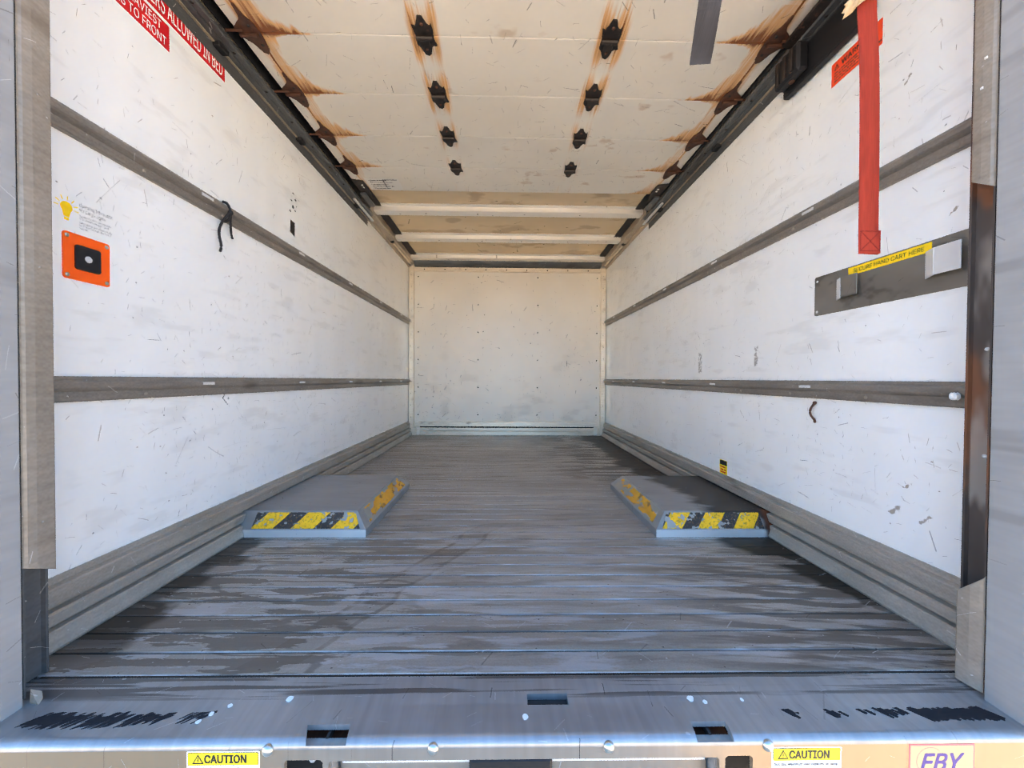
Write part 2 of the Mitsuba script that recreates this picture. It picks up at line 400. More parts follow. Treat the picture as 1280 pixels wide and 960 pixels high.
def add(name, mesh, mat, parent=None, smooth=False, m=None):
    key = numbered(f'{parent}__{name}' if parent else name)
    d = mesh if isinstance(mesh, dict) else mikit.ply(mesh, mat, smooth=smooth)
    scene[key] = {**d, 'to_world': m} if m is not None else d
    return key


def tag(key, label=None, cat=None, group=None, kind=None):
    e = labels.setdefault(key, {})
    for k, v in (('label', label), ('category', cat), ('group', group), ('kind', kind)):
        if v:
            e[k] = v
    return key


def thing(name, label, cat, group=None, kind=None):
    return tag(numbered(name), label, cat, group, kind)


def hull(pts):
    return trimesh.convex.convex_hull(np.array(pts, float))


def cbox(lo, hi, b=0.0):
    """A box with chamfered edges."""
    lo, hi = np.array(lo, float), np.array(hi, float)
    b = min(b, 0.45 * (hi - lo).min())
    if b <= 0:
        return trimesh.creation.box(bounds=[lo, hi])
    pts = []
    for k in np.ndindex(2, 2, 2):
        c = np.where(k, hi, lo); s = np.where(k, -1, 1)
        for a in range(3):
            q = c + s * b
            q[a] = c[a]
            pts.append(q)
    return hull(pts)


def prism(pts, axis, a, b):
    poly = pts if isinstance(pts, Polygon) else Polygon(pts)
    m = trimesh.creation.extrude_polygon(poly, b - a, engine='earcut')
    v = np.array(m.vertices); v[:, 2] += a
    if axis == 'x':
        m = trimesh.Trimesh(v[:, [2, 0, 1]], m.faces, process=False)
    elif axis == 'y':
        m = trimesh.Trimesh(v[:, [0, 2, 1]], m.faces[:, ::-1], process=False)
    else:
        m = trimesh.Trimesh(v, m.faces, process=False)
    return m


def frame(o, right, upv):
    r, u = np.array(right, float), np.array(upv, float)
    M = np.eye(4); M[:3, 0], M[:3, 1], M[:3, 2], M[:3, 3] = r, u, np.cross(r, u), o
    return M


def flat(poly, depth, M):
    polys = [g for g in (poly.geoms if hasattr(poly, 'geoms') else [poly]) if g.area > 1e-9]
    m = trimesh.util.concatenate([trimesh.creation.extrude_polygon(g, depth, engine='earcut') for g in polys])
    m.apply_transform(M)
    return m


def text(s, height, M, x=0, y=0, width=None, depth=0.0004, bold=True, slant=0):
    m = meshkit.text_mesh(s, height, depth, bold)
    w = m.bounds[1][0] - m.bounds[0][0]
    sx = width / w if width else 1.0
    m.apply_translation([-m.bounds[0][0], 0, 0])
    A = np.eye(4); A[0, 0] = sx; A[0, 1] = slant; A[0, 3], A[1, 3] = x, y
    m.apply_transform(A)
    m.apply_transform(M)
    return m


def rrect(x0, y0, x1, y1, r):
    return sbox(x0 + r, y0 + r, x1 - r, y1 - r).buffer(r, 4) if r > 0 else sbox(x0, y0, x1, y1)


def dome(c, r, h, axis=2, sgn=1, n=14, k=5):
    v, f = [], []
    prof = [(r * math.cos(t), h * math.sin(t)) for t in np.linspace(0, math.pi / 2, k)]
    m = trimesh.creation.revolve([(r, -h * 0.4)] + prof, sections=n)
    if axis == 0:
        m.apply_transform(trimesh.transformations.rotation_matrix(sgn * math.pi / 2, [0, 1, 0]))
    elif axis == 1:
        m.apply_transform(trimesh.transformations.rotation_matrix(-sgn * math.pi / 2, [1, 0, 0]))
    elif sgn < 0:
        m.apply_transform(trimesh.transformations.rotation_matrix(math.pi, [1, 0, 0]))
    m.apply_translation(c)
    return m


def tube(pts, r, n=8):
    pts = np.array(pts, float)
    circ = Polygon([(r * math.cos(a), r * math.sin(a)) for a in np.linspace(0, 2 * math.pi, n, endpoint=False)])
    return trimesh.creation.sweep_polygon(circ, pts)


def curve(ctrl, n=24):
    from scipy.interpolate import CubicSpline
    ctrl = np.array(ctrl, float)
    t = np.linspace(0, 1, len(ctrl))
    return CubicSpline(t, ctrl)(np.linspace(0, 1, n))


LM = lambda y, z, x=-0.95: frame([x, y, z], [0, 1, 0], [0, 0, 1])       # on the left wall, facing +x
RM = lambda y, z, x=0.98: frame([x, y, z], [0, -1, 0], [0, 0, 1])       # on the right wall, facing -x
FM = lambda x, z, y=0.582: frame([x, y, z], [1, 0, 0], [0, 0, 1])       # on the sill's front, facing -y

XL, XR, YB, YF, ZR = -0.95, 0.98, 3.72, 0.72, 1.715

# ------------------------------------------------------------------ ground and truck shell
g = add('ground', cbox((-60, -60, -0.80), (60, 60, -0.75)), 'mat_ground')
tag(g, 'pale dusty ground behind and below the truck', 'ground', kind='structure')

# floor: crosswise aluminium planks
fl = tag('floor', 'worn aluminium plank floor of the cargo box with mud and water stains', 'floor', kind='structure')
add('base', cbox((-0.99, 0.71, -0.09), (1.02, 3.74, -0.022)), 'mat_gap', fl)
PL = [(-0.0284, -0.020), (-0.0284, -0.0020), (-0.0272, -0.0003), (-0.0262, 0.0), (0.0272, 0.0), (0.0284, -0.0012), (0.0284, -0.020)]
plank = mikit.ply(prism(PL, 'x', -0.944, 0.974), 'mat_floor')
for i in range(50):
    yc = 0.7375 + 0.06 * i
    add('plank', plank, None, fl, m=T().translate([0, yc, 0.0004 * (rng.random() - 0.5)]).rotate([1, 0, 0], 0.5 * (rng.random() - 0.5)))

# side walls: white panels between the tie rails
for side, X, s, mat in (('left', XL, -1, 'mat_wall_left'), ('right', XR, 1, 'mat_wall_right')):
    w = tag(f'wall_{side}', f'scratched white panel wall on the {side} side of the cargo box', 'wall', kind='structure')
    for z0, z1 in ((-0.02, 0.53), (0.532, 1.10), (1.102, ZR)):
        a, b = sorted((X, X + s * 0.012))
        add('panel', cbox((a, YF, z0), (b, YB + 0.02, z1)), mat, w)
    a, b = sorted((X + s * 0.013, X + s * 0.04))
    add('outer_skin', cbox((a, YF, -0.09), (b, YB + 0.04, ZR + 0.04), 0.004), 'mat_body', w)
w = tag('wall_back', 'scratched white front bulkhead at the far end of the cargo box', 'wall', kind='structure')
add('panel', cbox((XL + 0.03, YB, 0.0), (XR - 0.03, YB + 0.012, ZR)), 'mat_wall_back', w)
add('outer_skin', cbox((XL - 0.03, YB + 0.03, -0.09), (XR + 0.03, YB + 0.06, ZR + 0.04), 0.004), 'mat_body', w)
for ix in range(4):
    for iz in range(6):
        add('rivet', dome([-0.86 + ix * 0.585, YB, 0.20 + iz * 0.27], 0.007, 0.003, 1, -1, 8, 3), 'mat_ink', w)

c = tag('ceiling', 'stained tan roof sheet above the roof bows', 'ceiling', kind='structure')
add('roof_sheet', cbox((XL, 0.60, ZR), (XR, YB + 0.02, ZR + 0.012)), 'mat_roof', c)
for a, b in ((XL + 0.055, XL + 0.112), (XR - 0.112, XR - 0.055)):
    add('roof_edge_shade', cbox((a, 0.73, ZR - 0.006), (b, YB - 0.09, ZR - 0.001)), 'mat_gap', c)  # added dark strips painting the shade between roof bows and rails
add('outer_skin', cbox((XL - 0.04, 0.55, ZR + 0.04), (XR + 0.04, YB + 0.06, ZR + 0.06)), 'mat_body', c)

# kick plates (extruded skirting) along both walls, stepped in three bands
KP = [(0, 0.0), (0, 0.137), (0.007, 0.137), (0.008, 0.124), (0.020, 0.121), (0.022, 0.117), (0.022, 0.086), (0.020, 0.083), (0.010, 0.082), (0.010, 0.076), (0.024, 0.074),
      (0.028, 0.070), (0.029, 0.050), (0.027, 0.047), (0.016, 0.046), (0.016, 0.042), (0.031, 0.040), (0.034, 0.037), (0.043, 0.006), (0.040, 0.0)]


# wheel wells first: their hull also trims the kick plates
def well_pts(xi, xo, s, grow=0.0):
    """xi: inner bottom edge, xo: at the wall; s: -1 left, 1 right"""
    y0, y1, h, lip = 1.322 - grow, 1.915 + grow, 0.080 + grow, 0.027
    xi -= s * grow
    xt = xi + s * 0.045
    pts = []
    for x, y, z in ((xi, y0, -0.001), (xi, y0, lip), (xt, y0 + 0.042, h), (xi, y1, -0.001), (xi, y1, lip), (xt, y1 - 0.055, h)):
        pts.append((x, y, z))
    for y, z in ((y0, -0.001), (y0, lip), (y0 + 0.042, h), (y1, -0.001), (y1, lip), (y1 - 0.055, h)):
        pts.append((xo, y, z))
    return pts


cut_l, cut_r = hull(well_pts(-0.487, -1.0, -1, 0.002)), hull(well_pts(0.537, 1.03, 1, 0.002))
for side, X, s, cutter in (('left', XL, 1, cut_l), ('right', XR, -1, cut_r)):
    b = tag(f'baseboard_{side}', f'grooved aluminium kick plate along the foot of the {side} wall', 'kick plate', kind='structure')
    m = prism([(X + s * 0.0002 + s * u, v) for u, v in KP], 'y', YF, YB - 0.04)
    m.fix_normals()
    m = trimesh.boolean.difference([m, cutter], engine='manifold')
    add('skirting', m, 'mat_kick', b)
    for y in np.arange(0.95, 3.6, 0.41):
        add('rivet', dome([X + s * 0.021, y, 0.101], 0.006, 0.003, 0, s, 8, 3), 'mat_kick', b)

b = tag('baseboard_back', 'low pale skirting with a dark slot at the foot of the far wall', 'skirting', kind='structure')
add('ledge', cbox((-0.885, YB - 0.022, 0.086), (0.905, YB, 0.134), 0.003), 'mat_post', b)
add('lower_strip', cbox((-0.84, YB - 0.014, 0.042), (0.868, YB, 0.074), 0.003), 'mat_post', b)
add('toe_strip', cbox((-0.84, YB - 0.020, 0.0), (0.868, YB, 0.040), 0.003), 'mat_post', b)
add('slot_back', cbox((-0.84, YB - 0.006, 0.070), (0.868, YB, 0.090)), 'mat_gap', b)

for i, (x0, x1, nm) in enumerate(((-0.945, -0.897, 'left'), (0.925, 0.975, 'right'))):
    t = tag(f'trim_{i + 1}', f'pale metal corner post in the far {nm} corner', 'corner post', kind='structure')
    add('post', cbox((x0, YB - 0.034, 0.0), (x1, YB + 0.001, 1.64), 0.004), 'mat_post', t)
    xf = x1 - 0.004 if i == 0 else x0 - 0.022
    add('foot', cbox((xf, YB - 0.032, 0.0), (xf + 0.026, YB, 0.082), 0.003), 'mat_post', t)
    for z in np.arange(0.18, 1.6, 0.115):
        add('rivet', dome([(x0 + x1) / 2 + 0.01 * (rng.random() - 0.5), YB - 0.034, z], 0.005, 0.003, 1, -1, 8, 3), 'mat_guard', t)

# header angle over the far wall and the cove above it
t = tag('trim_3', 'riveted header strip with a rounded cove above the far wall', 'header trim', kind='structure')
add('strip', cbox((-0.905, YB - 0.016, 1.597), (0.93, YB, 1.640), 0.003), 'mat_post', t)
cv = [(YB, 1.642)] + [(YB - 0.004 - 0.07 * math.sin(a), 1.642 + 0.072 * (1 - math.cos(a))) for a in np.linspace(0, math.pi / 2, 9)] + [(YB - 0.074, ZR - 0.001), (YB, ZR - 0.001)]
add('cove', prism(cv, 'x', -0.89, 0.92), 'mat_track', t, smooth=35)  # darker metal puts the shaded band above the wall into the colour
for x in np.arange(-0.80, 0.9, 0.2):
    add('rivet', dome([x, YB - 0.016, 1.618], 0.006, 0.003, 1, -1, 8, 3), 'mat_ink', t)

# roof rails over the side walls
for i, (X, s, nm) in enumerate(((XL, 1, 'left'), (XR, -1, 'right'))):
    t = tag(f'trim_{i + 4}', f'aluminium roof rail above the {nm} wall', 'roof rail', kind='structure')
    P = [(X, 1.632), (X + s * 0.012, 1.632), (X + s * 0.016, 1.655), (X + s * 0.052, 1.664), (X + s * 0.055, 1.668), (X + s * 0.055, ZR - 0.001), (X, ZR - 0.001)]
    m = prism(P, 'y', YF, YB - 0.03); m.fix_normals()
    add('rail', m, 'mat_roof_rail', t)
    a, b_ = sorted((X + s * 0.020, X + s * 0.034))
    add('slot_strip', cbox((a, 3.12, 1.650), (b_, 3.66, 1.6585), 0.002), 'mat_post', t)
    add('plug', dome([X + s * 0.026, 3.08, 1.656], 0.017, 0.008, 2, -1), 'mat_black', t)
    for y in np.arange(2.62, 3.6, 0.16):
        add('rivet', dome([X + s * 0.046, y, 1.6625], 0.005, 0.003, 2, -1, 8, 3), 'mat_guard', t)

# roof bows
for i, (ya, yb) in enumerate(((2.562, 2.635), (3.064, 3.140), (3.552, 3.630))):
    k = thing('roof_bow', ('roof bow nearest the rolled up door, pitted pale metal', 'middle of the three pale metal roof bows', 'roof bow nearest the far wall, pale metal')[i], 'roof bow', 'roof bows across the ceiling')
    zb = 1.680
    P = [(ya - 0.035, ZR), (ya - 0.035, ZR - 0.004), (ya - 0.003, ZR - 0.006), (ya, zb + 0.004), (ya + 0.004, zb), (yb - 0.004, zb), (yb, zb + 0.004), (yb + 0.006, ZR - 0.006), (yb + 0.035, ZR - 0.004), (yb + 0.035, ZR)]
    m = prism(P, 'x', -0.893, 0.923)
    add('beam', m, 'mat_bow', k)
    for x in (-0.55, -0.2, 0.12, 0.5):
        add('rivet', dome([x, (ya + yb) / 2, zb], 0.006, 0.003, 2, -1, 8, 3), 'mat_guard', k)

# ------------------------------------------------------------------ tie rails on the walls
RP = [(0, 0), (0.009, 0.0), (0.011, 0.003), (0.012, 0.022), (0.021, 0.027), (0.024, 0.031), (0.024, 0.043), (0.021, 0.046), (0.016, 0.046), (0.015, 0.050), (0.010, 0.056), (0, 0.056)]
rails = [('left', XL, 1, 1.079, 0.0, 'upper'), ('left', XL, 1, 0.503, -0.010, 'lower'), ('right', XR, -1, 1.057, 0.020, 'upper'), ('right', XR, -1, 0.503, 0.0, 'lower')]
for side, X, s, z0, rise, lv in rails:
    k = thing('tie_rail', f'{lv} aluminium tie rail running along the {side} white wall', 'tie rail', 'tie rails on the side walls')
    m = prism([(X + s * u, z0 + v) for u, v in RP], 'y', YF + 0.02, YB - 0.036); m.fix_normals()
    v = np.array(m.vertices); v[:, 2] += rise * (v[:, 1] - 0.8) / 2.9
    m = trimesh.Trimesh(v, m.faces, process=False)
    add('rail', m, 'mat_rail', k)
    for j, y in enumerate(np.arange(0.90, 3.6, 0.27)):
        zz = z0 + rise * (y - 0.8) / 2.9
        a, b_ = sorted((X + s * 0.010, X + s * 0.0255))
        if j % 2:
            add('slot', cbox((a, y, zz + 0.033), (b_, y + 0.045, zz + 0.041)), 'mat_tab', k)  # slots drawn as pale bars, their bright glints put into the colour
        add('rivet', dome([X + s * 0.011, y + 0.1, zz + 0.012], 0.0055, 0.003, 0, s, 8, 3), 'mat_guard', k)

# ------------------------------------------------------------------ rolled up door under the roof
d1 = tag('door_1', 'rolled up white panel door under the roof, with rust around its hinges', 'roll up door', kind='structure')
for i in range(-2, 4):
    ya, yb = SEAM0 + PITCH_D * i, SEAM0 + PITCH_D * (i + 1)
    P = [(ya + 0.0008, ZD + 0.0016), (ya + 0.0022, ZD), (yb - 0.0022, ZD), (yb - 0.0008, ZD + 0.0016), (yb - 0.0008, ZD + 0.02), (ya + 0.0008, ZD + 0.02)]
    add('panel', prism(P, 'x', -0.868, 0.916), 'mat_door', d1)


def hinge(cx, cyy, mirror=False):
    P = [(-0.010, -0.088), (0.006, -0.086), (0.020, -0.052), (0.030, -0.046), (0.034, -0.058), (0.038, -0.030), (0.036, 0.010), (0.044, 0.040), (0.030, 0.038), (0.022, 0.046), (0.014, 0.076), (0.004, 0.086), (-0.010, 0.080), (-0.024, 0.046), (-0.034, 0.034), (-0.032, -0.004), (-0.040, -0.050), (-0.028, -0.044), (-0.020, -0.060)]
    m = prism([(cx + x * 0.82, cyy + y * 0.82) for x, y in P], 'z', ZD - 0.0045, ZD + 0.001)
    k = add('hinge', m, 'mat_black_rust', d1)
    add('knuckle', tube([(cx - 0.026, cyy, ZD - 0.008), (cx + 0.026, cyy, ZD - 0.008)], 0.007), 'mat_black_rust', k)
    for dy in (-0.045, 0.045):
        add('screw', dome([cx, cyy + dy, ZD - 0.0045], 0.006, 0.004, 2, -1, 8, 3), 'mat_rust', k)
    add('strap_plate', cbox((cx - 0.016, cyy + 0.008, ZD - 0.010), (cx + 0.016, cyy + 0.036, ZD - 0.004), 0.002), 'mat_black_rust', k)


def end_hinge(X, s, cyy, k_scale=1.0):
    """Edge hinge with its roller stem; s: direction from the door edge inward."""
    P = [(0.044, -0.098), (0.050, -0.096), (0.054, -0.062), (0.066, -0.036), (0.070, -0.004), (0.066, 0.030), (0.058, 0.064), (0.048, 0.076), (0.036, 0.070), (0.024, 0.036), (0.004, 0.012), (-0.002, -0.020), (0.014, -0.034), (0.030, -0.046), (0.040, -0.064)]
    pts = [(X + s * x * k_scale, cyy + y * k_scale) for x, y in P]
    pts = pts if Polygon(pts).exterior.is_ccw else pts[::-1]
    k = add('end_hinge', prism(pts, 'z', ZD - 0.0055, ZD + 0.001), 'mat_rust', d1)
    add('knuckle', tube([(X + s * 0.004, cyy, ZD - 0.009), (X + s * 0.060, cyy, ZD - 0.009)], 0.007), 'mat_rust', k)
    add('roller_stem', tube([(X - s * 0.030, cyy - 0.02, ZD - 0.012), (X + s * 0.025, cyy - 0.02, ZD - 0.012)], 0.004), 'mat_rust', k)
    add('roller', tube([(X - s * 0.042, cyy - 0.02, ZD - 0.006), (X - s * 0.030, cyy - 0.02, ZD - 0.006)], 0.015, 12), 'mat_track', k)
    for dy in (-0.03, 0.04):
        add('screw', dome([X + s * 0.05, cyy + dy, ZD - 0.0055], 0.005, 0.004, 2, -1, 8, 3), 'mat_black_rust', k)


for i in range(-1, 4):
    yy = SEAM0 + PITCH_D * i
    if i >= 0:
        for hx in HX:
            hinge(hx, yy)
    end_hinge(-0.866, 1, yy, 1.0)
    end_hinge(0.914, -1, yy, 1.0)
# brackets at the far end of the door
for X, s in ((-0.868, 1), (0.916, -1)):
    pts = [(X, 2.14), (X + s * 0.056, 2.155), (X + s * 0.062, 2.24), (X + s * 0.038, 2.36), (X + s * 0.004, 2.38)]
    pts = pts if Polygon(pts).exterior.is_ccw else pts[::-1]
    k = add('top_bracket', prism(pts, 'z', ZD - 0.009, ZD + 0.0005), 'mat_black_rust', d1)
    a, b_ = sorted((X - s * 0.004, X + s * 0.030))
    add('arm', cbox((a, 2.27, ZD - 0.022), (b_, 2.44, ZD - 0.009), 0.003), 'mat_track', k)
    for dy in (2.19, 2.215):
        add('screw', dome([X + s * 0.040, dy, ZD - 0.009], 0.006, 0.004, 2, -1, 8, 3), 'mat_tab', k)

# spec label on the far door panel
k = thing('label_sticker', 'faded white label with fine print at the far end of the rolled up door', 'label')
DM = frame([-0.800, 2.262, ZD], [1, 0, 0], [0, -1, 0])
add('backing', flat(sbox(0, 0, 0.19, 0.13), 0.0006, DM), 'mat_label', k)
ln = [sbox(0.02, 0.02 + 0.022 * i, 0.02 + 0.10 + 0.03 * (i % 2), 0.0245 + 0.022 * i) for i in range(5)] + [sbox(0.11, 0.112, 0.18, 0.119), sbox(0.10, 0.03, 0.105, 0.12)]
add('lettering', flat(unary_union(ln), 0.001, DM), 'mat_ink', k)

# overhead tracks
for X, s, nm in ((XL, 1, 'left'), (XR, -1, 'right')):
    k = thing('door_track', f'overhead steel track of the roll up door along the {nm} wall', 'track', 'overhead door tracks')
    # angle on the wall, then the channel the rollers run in
    P = [(X + s * 0.001, 1.592), (X + s * 0.003, 1.592), (X + s * 0.004, 1.634), (X + s * 0.030, 1.636), (X + s * 0.030, 1.640), (X + s * 0.001, 1.640)]
    m = prism(P, 'y', 0.96, 2.60); m.fix_normals()
    add('wall_angle', m, 'mat_track', k)
    P = [(X + s * 0.012, 1.640), (X + s * 0.050, 1.6385), (X + s * 0.053, 1.642), (X + s * 0.053, 1.652), (X + s * 0.050, 1.652), (X + s * 0.049, 1.6435), (X + s * 0.016, 1.644), (X + s * 0.015, 1.706), (X + s * 0.011, 1.706)]
    m = prism(P, 'y', 0.98, 2.56); m.fix_normals()
    a, b_ = sorted((X + s * 0.0555, X + s * 0.0575))
    add('track_gap_shade', cbox((a, 0.98, 1.656), (b_, 2.50, 1.708)), 'mat_black', k)  # added black strip painting the shade between track and door edge
    add('channel', m, 'mat_track', k)
    arc = [(0.98 - 0.29 * math.sin(a), 1.35 + 0.29 * math.cos(a)) for a in np.linspace(0, math.pi / 2, 14)]
    out = [(y, z) for y, z in arc]; inn = [(0.98 - 0.25 * math.sin(a), 1.35 + 0.25 * math.cos(a)) for a in np.linspace(math.pi / 2, 0, 14)]
    a, b_ = sorted((X + s * 0.012, X + s * 0.017))
    add('curve', prism(out + inn, 'x', a, b_), 'mat_track', k)
    for y in (1.24, 1.72, 2.36):
        a, b_ = sorted((X + s * 0.002, X + s * 0.026))
        add('clip', cbox((a, y, 1.622), (b_, y + 0.045, 1.640), 0.003), 'mat_black', k)
    for y in np.arange(1.12, 2.5, 0.17):
        add('rivet', dome([X + s * 0.038, y, 1.6388], 0.005, 0.003, 2, -1, 8, 3), 'mat_black_rust', k)
    a, b_ = sorted((X + s * 0.024, X + s * 0.040))
    add('splice_bar', cbox((a, 2.30, 1.630), (b_, 2.62, 1.6385), 0.002), 'mat_tab', k)

# black stop under the near end of the right track
k = add('stop_plate', cbox((0.955, 1.00, 1.530), (0.9775, 1.31, 1.640), 0.003), 'mat_black', 'door_track_001')
tag(k, 'black steel stop plate with a block at its far end')
blk = cbox((0.918, 1.195, 1.548), (0.956, 1.305, 1.640), 0.008)
add('block', blk, 'mat_black', k)
for y in (1.215, 1.245, 1.275):
    add('rib', cbox((0.912, y, 1.555), (0.920, y + 0.014, 1.632), 0.002), 'mat_black_rust', k)
add('bolt', dome([0.940, 1.25, 1.548], 0.009, 0.007, 2, -1), 'mat_rust', k)
add('bracket_arm', hull([(0.90, 0.99, 1.650), (0.90, 1.24, 1.650), (0.955, 0.99, 1.640), (0.955, 1.24, 1.640), (0.90, 0.99, 1.66), (0.955, 1.24, 1.66), (0.90, 1.24, 1.66), (0.955, 0.99, 1.66)]), 'mat_black_rust', k)

# ------------------------------------------------------------------ rear frame: jambs, guards, door tracks at the opening
for i, (X, s, nm) in enumerate(((-0.82, -1, 'left'), (0.853, 1, 'right'))):
    t = tag(f'trim_{i + 6}', f'scuffed pale grey rear door jamb at the {nm} edge', 'door jamb', kind='structure')
    a, b_ = sorted((X, X + s * 0.22))
    add('post', cbox((a, 0.565, -0.01), (b_, 0.652, 2.0), 0.004), 'mat_jamb', t)
    a, b_ = sorted((X + s * 0.050, X + s * 0.22))
    add('inner_post', cbox((a, 0.652, -0.01), (b_, YF - 0.001, 2.0)), 'mat_gap', t)
t = tag('trim_8', 'header beam over the open rear of the cargo box', 'header', kind='structure')
add('beam', cbox((-1.04, 0.565, 1.80), (1.07, 0.72, 2.0), 0.004), 'mat_jamb', t)

for X, s, nm, mat in ((-0.82, -1, 'left', 'mat_track'), (0.853, 1, 'right', 'mat_dark_track')):
    k = thing('jamb_track', f'upright channel track of the door in the {nm} jamb' + (', rusty and dark' if s > 0 else ', grey and dirty'), 'track', 'upright door tracks')
    w0, tip = X + s * 0.0465, X + s * 0.036
    P = [(X + s * 0.004, 0.6535), (X + s * 0.004, 0.6565), (w0 - s * 0.003, 0.6575), (w0 - s * 0.003, 0.711), (tip, 0.7125), (tip, 0.7165), (w0, 0.7165), (w0, 0.6535)]
    m = prism(P, 'z', 0.004, 1.35); m.fix_normals()
    add('channel', m, mat, k)
    for z in (0.42, 0.62):
        add('rivet', dome([w0 - s * 0.003, 0.690, z], 0.004, 0.003, 0, -s, 8, 3), 'mat_tab', k)


def guard(X, s, z0, z1, cutz, lean, far):
    """Bent sheet strip: flange on the jamb's inner corner, then a wide face running into the box. cutz: how much lower its far edge ends."""
    P = [(-0.0035, 0.6535), (-0.0032, 0.656), (-0.0018, 0.660), (0.0 + lean * 0.4, 0.672), (0.0002 + lean, far - 0.002), (-0.0005 + lean, far), (-0.0022 + lean, far - 0.001), (-0.003 + lean * 0.3, 0.672), (-0.006, 0.662), (-0.0065, 0.6535)]
    pts = [(X - s * u, v) for u, v in P]
    m = prism(pts, 'z', z0, z1); m.fix_normals()
    v = np.array(m.vertices)
    low = v[:, 2] < (z0 + z1) / 2
    v[low, 2] += cutz * (v[low, 1] - 0.65) / 0.05
    return trimesh.Trimesh(v, m.faces, process=False)


k = thing('track_guard', 'long tan metal guard strip covering the left door track', 'guard strip', 'guard strips on the jambs')
add('strip', guard(-0.82, -1, 0.232, 1.75, -0.026, 0.0, 0.699), 'mat_guard', k)
for z in (0.30, 0.75, 1.05):
    add('rivet', dome([-0.8200, 0.681, z], 0.003, 0.0015, 0, 1, 8, 3), 'mat_guard', k)
k = thing('track_guard', 'upper metal guard strip with white paint chips on the right jamb', 'guard strip', 'guard strips on the jambs')
add('strip', guard(0.853, 1, 0.900, 1.75, 0.036, 0.0, 0.686), 'mat_guard', k)
for z, y in ((1.085, 0.667), (1.135, 0.662)):
    add('paint_chip', cbox((0.8522, y + 0.004, z), (0.8545, y + 0.009, z + 0.004 * (1 + rng.random())), 0.0008), 'mat_label', k)
k = thing('track_guard', 'short torn tan guard strip at the foot of the right jamb', 'guard strip', 'guard strips on the jambs')
m = guard(0.853, 1, 0.002, 0.19, 0.0, 0.004, 0.690)
v = np.array(m.vertices); hi_ = v[:, 2] > 0.1
v[hi_, 2] += np.interp(v[hi_, 1], [0.65, 0.662, 0.69], [0.030, 0.006, -0.022])
add('strip', trimesh.Trimesh(v, m.faces, process=False), 'mat_guard', k)
k = thing('corner_scrap', 'small crumpled pale scrap of metal at the foot of the left jamb', 'scrap')
add('scrap', hull([(-0.816, 0.655, -0.006), (-0.798, 0.652, -0.006), (-0.814, 0.672, -0.006), (-0.816, 0.656, 0.020), (-0.806, 0.664, 0.010), (-0.800, 0.660, 0.0)]), 'mat_guard', k)

# ------------------------------------------------------------------ rear sill
k = sill = thing('rear_sill', 'scuffed aluminium rear sill of the truck bed, blue-grey top and front face tinted tan for warm ground light', 'sill')
prof = [(0.7045, -0.0010), (0.676, -0.0012), (0.650, -0.005), (0.600, -0.005)]
r_ = 0.013
prof += [(0.595 - r_ * math.sin(a), -0.005 - r_ * (1 - math.cos(a))) for a in np.linspace(0.05, math.pi / 2, 9)]
prof += [(0.582, -0.22), (0.590, -0.22), (0.590, -0.030), (0.604, -0.014), (0.7045, -0.014)]
m = prism(prof, 'x', -1.02, 1.05)
m.fix_normals()
cuts = [hull([(-0.319, 0.611, -0.1 + 0.088), (-0.319, 0.611, 0.02), (-0.250, 0.611, -0.012), (-0.250, 0.611, 0.02), (-0.302, 0.57, -0.0095), (-0.302, 0.57, 0.02), (-0.245, 0.57, -0.0095), (-0.245, 0.57, 0.02), (-0.319, 0.611, -0.02), (-0.250, 0.611, -0.02), (-0.304, 0.590, -0.014), (-0.246, 0.590, -0.014)]),
        hull([(0.308, 0.611, 0.02), (0.366, 0.611, 0.02), (0.306, 0.57, 0.02), (0.364, 0.57, 0.02), (0.308, 0.611, -0.02), (0.366, 0.611, -0.02), (0.306, 0.57, -0.0095), (0.364, 0.57, -0.0095), (0.306, 0.590, -0.014), (0.364, 0.590, -0.014)]),
        cbox((0.041, 0.645, -0.03), (0.112, 0.6655, 0.02)),
        cbox((-0.272, 0.5, -0.30), (0.341, 0.65, -0.036), 0.004), cbox((-0.340, 0.5, -0.30), (-0.281, 0.65, -0.034), 0.004), cbox((0.350, 0.5, -0.30), (0.394, 0.65, -0.034), 0.004)]
m = trimesh.boolean.difference([m] + cuts, engine='manifold')
add('plate', m, 'mat_sill', k, smooth=25)
for a, b_ in ((-0.325, -0.24), (0.30, 0.372)):
    p_ = add('pocket', cbox((a, 0.5905, -0.034), (b_, 0.66, -0.0275)), 'mat_rust', k)
    add('web', cbox(((a + b_) / 2 - 0.002, 0.600, -0.0275), ((a + b_) / 2 + 0.002, 0.66, -0.016)), 'mat_gap', p_)
    add('rear_lip', cbox((a + 0.005, 0.655, -0.0275), (b_ - 0.005, 0.659, -0.0145)), 'mat_gap', p_)
add('gap_shade_strip', cbox((-0.86, 0.7047, -0.018), (0.89, 0.7089, -0.0006)), 'mat_black', k)  # black strip added so the gap before the first plank looks shaded
add('recess', cbox((0.036, 0.640, -0.024), (0.117, 0.672, -0.0145)), 'mat_gap', k)
for x in (-0.365, -0.110, 0.165, 0.418):
    add('bolt', dome([x, 0.582, -0.018], 0.0088, 0.006, 1, -1, 20, 7), 'mat_steel', k, smooth=40)
# paint spots
for x, y, r in ((0.036, 0.622, 0.0055), (-0.50, 0.618, 0.004), (-0.49, 0.632, 0.004), (-0.47, 0.648, 0.004), (0.33, 0.655, 0.006), (0.352, 0.648, 0.004), (-0.375, 0.66, 0.006), (0.42, 0.652, 0.003)):
    pts = [(x + r * (0.8 + 0.4 * rng.random()) * math.cos(a), y + r * (0.8 + 0.4 * rng.random()) * math.sin(a)) for a in np.linspace(0, 2 * math.pi, 11)[:-1]]
    zt = float(np.interp(y, [0.650, 0.676], [-0.005, -0.0012]))
    add('paint_spot', prism(pts, 'z', zt - 0.001, zt + 0.0007), 'mat_white', k)


